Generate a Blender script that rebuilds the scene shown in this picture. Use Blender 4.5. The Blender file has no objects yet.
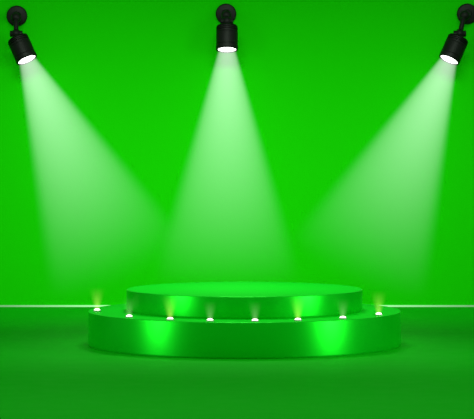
import bpy, bmesh, math
from mathutils import Vector, Matrix, Quaternion
sc=bpy.context.scene
sc.view_settings.view_transform='Standard'
sc.view_settings.look='None'
F=2400.0; D=24.0; H=2.1; WY=5.3
PITCH=math.atan(74.5/F)
cam_d=bpy.data.cameras.new('camera'); cam=bpy.data.objects.new('camera',cam_d); sc.collection.objects.link(cam)
cam_d.sensor_width=36; cam_d.lens=36*F/474; cam_d.clip_end=200
cam.location=(0,-D,H); cam.rotation_euler=(math.pi/2-PITCH,0,0); sc.camera=cam
def P(px,py,y):
    v=Vector(((px-237)/F,1.0,(209.5-py)/F))
    v=Matrix.Rotation(-PITCH,3,'X')@v
    return Vector((0,-D,H))+v*((y+D)/v.y)

def nt(m):
    m.use_nodes=True; return m.node_tree.nodes,m.node_tree.links
def mat(name,col,rough=.5,metal=0,spec=.3,noise=0.0,nscale=4,bump=0):
    m=bpy.data.materials.new(name); n,l=nt(m); b=n['Principled BSDF']
    b.inputs['Base Color'].default_value=(*col,1); b.inputs['Roughness'].default_value=rough
    b.inputs['Metallic'].default_value=metal; b.inputs['Specular IOR Level'].default_value=spec
    if noise:
        t=n.new('ShaderNodeTexNoise'); t.inputs['Scale'].default_value=nscale
        c=n.new('ShaderNodeTexCoord'); l.new(c.outputs['Object'],t.inputs['Vector'])
        mx=n.new('ShaderNodeMapRange'); mx.inputs[3].default_value=rough-noise; mx.inputs[4].default_value=rough+noise
        l.new(t.outputs['Fac'],mx.inputs[0]); l.new(mx.outputs[0],b.inputs['Roughness'])
    return m
def emis(name,col,s):
    m=bpy.data.materials.new(name); n,l=nt(m); n.clear()
    o=n.new('ShaderNodeOutputMaterial'); e=n.new('ShaderNodeEmission'); e.inputs[0].default_value=(*col,1); e.inputs[1].default_value=s
    l.new(e.outputs[0],o.inputs[0]); return m
def obj(name,bm,m,parent=None,smooth=True):
    me=bpy.data.meshes.new(name); bmesh.ops.recalc_face_normals(bm,faces=bm.faces); bm.to_mesh(me); bm.free()
    o=bpy.data.objects.new(name,me); sc.collection.objects.link(o)
    if m: me.materials.append(m)
    if smooth:
        for p in me.polygons: p.use_smooth=True
        try: me.set_sharp_from_angle(angle=math.radians(35))
        except Exception: pass
    if parent: o.parent=parent
    return o
def lathe(prof,seg=64,bm=None,M=None):
    bm=bm or bmesh.new(); rings=[]
    for r,z in prof:
        if r<1e-6: ring=[bm.verts.new((0,0,z))]
        else: ring=[bm.verts.new((r*math.cos(2*math.pi*i/seg),r*math.sin(2*math.pi*i/seg),z)) for i in range(seg)]
        rings.append(ring)
    for a,b in zip(rings,rings[1:]):
        for i in range(seg):
            j=(i+1)%seg
            vs=[a[i%len(a)],a[j%len(a)],b[j%len(b)],b[i%len(b)]]
            u=[]
            for v in vs:
                if v not in u: u.append(v)
            if len(u)>2: bm.faces.new(u)
    if M is not None:
        for rg in rings:
            for v in rg: v.co=M@v.co
    return bm
def box(x0,x1,y0,y1,z0,z1,bm=None):
    bm=bm or bmesh.new()
    bmesh.ops.create_cube(bm,size=1,matrix=Matrix.Translation(((x0+x1)/2,(y0+y1)/2,(z0+z1)/2))@Matrix.Diagonal((x1-x0,y1-y0,z1-z0,1)))
    return bm
def empty(name,loc):
    o=bpy.data.objects.new(name,None); o.location=loc; o.empty_display_size=.1; sc.collection.objects.link(o); return o

# ---------- room
m_wall=mat('green_wall_paint',(.008,.50,.001),.9,0,.0)
m_floor=mat('green_floor',(.001,.36,.002),.6,0,.1,.05)
obj('wall_back',box(-14,14,WY,WY+.2,0,9),m_wall,smooth=False)
obj('floor',box(-14,14,-30,WY,-.1,0),m_floor,smooth=False)
# LED strip along the wall base, brighter towards middle
m=bpy.data.materials.new('led_strip'); n,l=nt(m); n.clear()
o=n.new('ShaderNodeOutputMaterial'); e=n.new('ShaderNodeEmission'); e.inputs[0].default_value=(.40,1,.40,1)
tc=n.new('ShaderNodeTexCoord'); sx=n.new('ShaderNodeSeparateXYZ'); ab=n.new('ShaderNodeMath'); ab.operation='ABSOLUTE'
mr=n.new('ShaderNodeMapRange'); mr.inputs[1].default_value=1.3; mr.inputs[2].default_value=3.0; mr.inputs[3].default_value=1.3; mr.inputs[4].default_value=.42
l.new(tc.outputs['Object'],sx.inputs[0]); l.new(sx.outputs[0],ab.inputs[0]); l.new(ab.outputs[0],mr.inputs[0]); l.new(mr.outputs[0],e.inputs[1]); l.new(e.outputs[0],o.inputs[0])
obj('wall_base_led_1',box(-14,14,WY-.02,WY,0,.020),m,smooth=False)

# ---------- podium (with its ring of small step lights)
PX=.075
pod=empty('round_stage_podium',(PX,0,0))
m_pod=mat('green_satin_metal',(.001,.56,.010),.42,.75,.25)
n,l=nt(m_pod); b=n['Principled BSDF']; b.inputs['Anisotropic'].default_value=.8; b.inputs['Anisotropic Rotation'].default_value=.25
tg=n.new('ShaderNodeTangent'); tg.direction_type='RADIAL'; tg.axis='Z'; l.new(tg.outputs[0],b.inputs['Tangent'])
m_top=mat('green_podium_top',(.001,.58,.012),.6,0,.05)
def tier(name,R,z0,z1,b=.012):
    prof=[(0,z0),(R-.02,z0),(R-.005,z0+.012),(R,z0+.02)]
    for i in range(7):
        a=i/6*math.pi/2; prof.append((R-b+b*math.cos(a),z1-b+b*math.sin(a)))
    prof+=[(R-.05,z1),(0,z1)]
    o=obj(name,lathe(prof,192),m_pod,pod); o.data.materials.append(m_top)
    for p in o.data.polygons:
        if p.normal.z>.95: p.material_index=1
    return o
Z1=.345; Z2=.56; R1=1.565; R2=1.18
tier('lower_tier',R1,0,Z1); tier('upper_tier',R2,Z1,Z2)

m_rim=mat('light_rim',(.5,.6,.5),.3,.8)
m_bulb=emis('bulb_white',(1,1,.85),3)
def glow_vol(name,col,A,L,r0,tn,power,core=.55,up=1,soft=1.0,step=.3):
    m=bpy.data.materials.new(name); n,l=nt(m); n.clear()
    o=n.new('ShaderNodeOutputMaterial'); e=n.new('ShaderNodeEmission'); e.inputs[0].default_value=(*col,1)
    tc=n.new('ShaderNodeTexCoord'); s=n.new('ShaderNodeSeparateXYZ'); l.new(tc.outputs['Object'],s.inputs[0])
    def M(op,a,b=None,c=None,cl=False):
        k=n.new('ShaderNodeMath'); k.operation=op; k.use_clamp=cl
        for i,v in enumerate((a,b,c)):
            if v is None: continue
            if isinstance(v,(int,float)): k.inputs[i].default_value=v
            else: l.new(v,k.inputs[i])
        return k.outputs[0]
    z=M('MULTIPLY',s.outputs[2],float(up))
    r=M('MULTIPLY_ADD',z,tn,r0)
    rho=M('DIVIDE',M('SQRT',M('ADD',M('MULTIPLY',s.outputs[0],s.outputs[0]),M('MULTIPLY',s.outputs[1],s.outputs[1]))),r)
    mr=n.new('ShaderNodeMapRange'); mr.interpolation_type='SMOOTHSTEP'
    mr.inputs[1].default_value=core; mr.inputs[2].default_value=1; mr.inputs[3].default_value=1; mr.inputs[4].default_value=0
    l.new(rho,mr.inputs[0])
    t=M('SUBTRACT',1.0,M('DIVIDE',z,L),cl=True)
    f=M('DIVIDE',M('MULTIPLY',M('POWER',t,power),A),r)
    l.new(M('MULTIPLY',f,mr.outputs[0]),e.inputs[1]); l.new(e.outputs[0],o.inputs['Volume'])
    try: m.cycles.volume_step_rate=step
    except Exception: pass
    return m
gy=glow_vol('glow_yellow',(.95,1,.2),.32,.22,.034,.36,1.4,.0)
gw=glow_vol('glow_pale',(.6,1,.45),.22,.17,.034,.36,1.4,.0)
RL=1.475
bm_r=bmesh.new(); bm_b=bmesh.new()
for i,(px,c) in enumerate([(96,'y'),(129,'w'),(170,'y'),(210,'w'),(255,'w'),(298,'y'),(343,'w'),(379,'y')]):
    y=0
    for _ in range(20):
        x=(px-237)*(D+y)/F-PX
        x=max(-RL*.995,min(RL*.995,x)); y=-math.sqrt(RL*RL-x*x)
    T=Matrix.Translation((x,y,Z1))
    lathe([(0,.0),(.038,0),(.040,.008),(.034,.014),(.03,.012)],24,bm_r,T)
    lathe([(.031,.010),(.028,.020),(.018,.026),(0,.029)],24,bm_b,T)
    L=.22 if c=='y' else .17
    tn=.36
    g=obj('glow_%d'%(i+1),lathe([(0,0),(.034,0),(.034+tn*L,L),(0,L)],32),gy if c=='y' else gw,pod)
    g.location=(x,y,Z1+.025)
obj('step_light_rims',bm_r,m_rim,pod); obj('step_light_bulbs',bm_b,m_bulb,pod)

# ---------- spotlights
m_blk=mat('black_enamel',(.004,.0035,.004),.5,0,.18,.05,20)
m_lens=emis('lamp_lens',(1,1,.97),4)
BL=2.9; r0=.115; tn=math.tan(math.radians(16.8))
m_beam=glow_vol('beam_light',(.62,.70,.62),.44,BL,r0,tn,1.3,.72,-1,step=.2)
def spotlight(ap,plate,ang):
    f=math.radians(15); a=math.radians(ang)
    d=Vector((math.sin(a)*math.cos(f),-math.sin(f),-math.cos(a)*math.cos(f)))
    apc=P(*ap,WY-.40); pc=P(*plate,WY)
    root=empty('stage_spotlight',pc)
    q=Vector((0,0,-1)).rotation_difference(d)
    loc=apc-pc
    back=loc-d*.31
    prof=[(.108,.03),(.112,0),(.128,0),(.132,.006),(.132,.05),(.126,.055),(.126,.062),(.130,.066),(.130,.20),(.126,.204),(.126,.212),(.130,.216)]
    for k in range(3):
        z=.232+k*.022; prof+=[(.130,z),(.118,z+.003),(.118,z+.012),(.128,z+.015)]
    prof+=[(.120,.302),(.085,.315),(0,.318)]
    can=obj('lamp_can',lathe(prof,64),m_blk,root); can.rotation_mode='QUATERNION'; can.rotation_quaternion=q; can.location=loc
    lens=obj('lens',lathe([(0,.002),(.06,.004),(.113,.012),(.113,.03),(0,.03)],48),m_lens,root); lens.rotation_mode='QUATERNION'; lens.rotation_quaternion=q; lens.location=loc
    Rx=Matrix.Rotation(math.pi/2,4,'X')
    bm=lathe([(0,0),(.122,0),(.126,.008),(.126,.025),(.112,.04),(.055,.048),(.05,.075),(.04,.085),(0,.085)],48,None,Rx)
    obj('mount_plate',bm,m_blk,root)
    j=back-d*.03+Vector((0,0,.02))
    cu=bpy.data.curves.new('arm','CURVE'); cu.dimensions='3D'; cu.bevel_depth=.030; cu.bevel_resolution=5
    s=cu.splines.new('BEZIER'); s.bezier_points.add(2)
    pts=[Vector((0,-.05,0)),Vector((j.x*.4,-.20,-.03)),j]
    for bp,p in zip(s.bezier_points,pts): bp.co=p; bp.handle_left_type=bp.handle_right_type='AUTO'
    arm=bpy.data.objects.new('arm',cu); sc.collection.objects.link(arm); arm.parent=root; cu.materials.append(m_blk)
    bm=bmesh.new(); bmesh.ops.create_uvsphere(bm,u_segments=32,v_segments=16,radius=.058,matrix=Matrix.Translation(j))
    bmesh.ops.create_uvsphere(bm,u_segments=32,v_segments=16,radius=.062,matrix=Matrix.Translation(pts[1]))
    lathe([(0,-.075),(.034,-.075),(.038,-.068),(.038,.068),(.034,.075),(0,.075)],24,bm,Matrix.Translation(j)@Matrix.Rotation(math.pi/2,4,'Y'))
    obj('knuckle_joint',bm,m_blk,root)
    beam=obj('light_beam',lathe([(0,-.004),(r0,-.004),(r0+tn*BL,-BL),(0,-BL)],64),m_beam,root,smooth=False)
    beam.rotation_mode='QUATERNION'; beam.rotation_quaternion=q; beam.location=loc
    ld=bpy.data.lights.new('bulb','SPOT'); ld.energy=40; ld.color=(.7,1,.7); ld.spot_size=math.radians(34); ld.spot_blend=1; ld.shadow_soft_size=.08
    lo=bpy.data.objects.new('bulb',ld); sc.collection.objects.link(lo); lo.parent=root; lo.rotation_mode='QUATERNION'; lo.rotation_quaternion=q; lo.location=loc+d*.03
spotlight((27,60),(17,16),24.6)
spotlight((227,50),(226,14),0)
spotlight((449,60),(467,14),-24.6)

# ---------- lighting
w=bpy.data.worlds.new('world'); sc.world=w; w.use_nodes=True
w.node_tree.nodes['Background'].inputs[0].default_value=(.55,1,.55,1); w.node_tree.nodes['Background'].inputs[1].default_value=.38
def area(name,loc,target,sx,sy,E,col=(1,1,1),spread=180):
    ld=bpy.data.lights.new(name,'AREA'); ld.shape='RECTANGLE'; ld.size=sx; ld.size_y=sy; ld.energy=E; ld.color=col; ld.spread=math.radians(spread)
    o=bpy.data.objects.new(name,ld); sc.collection.objects.link(o); o.location=loc
    o.rotation_euler=(Vector(target)-Vector(loc)).to_track_quat('-Z','Y').to_euler(); return o
# unseen wash added to shape the wall gradient, aimed at the lower wall
area('wall_wash_fill',(0,-1.5,6.0),(0,WY,.9),8,1.0,85,(.8,1,.8),55)
# unseen fill added above the podium, for brighter tops and base shadow
area('podium_fill',(0,1.4,5.2),(0,0,0),1.6,1.0,20,(.8,1,.8),55)
# soft overhead fill, added out of view to even the front of the floor
area('floor_fill',(0,-5.5,6.5),(0,-5.5,0),8,4,45,(.8,1,.8),60)
# tall strips added out of view to give the podium its streaks
for s,E,ww in ((1,90,1.9),(-1,62,1.9)):
    a=math.radians(60*s)
    area('streak_fill_right' if s>0 else 'streak_fill_left',(8*math.sin(a),-8*math.cos(a),2.6),(0,0,1.2),ww,5,E,(.8,1,.8),60)
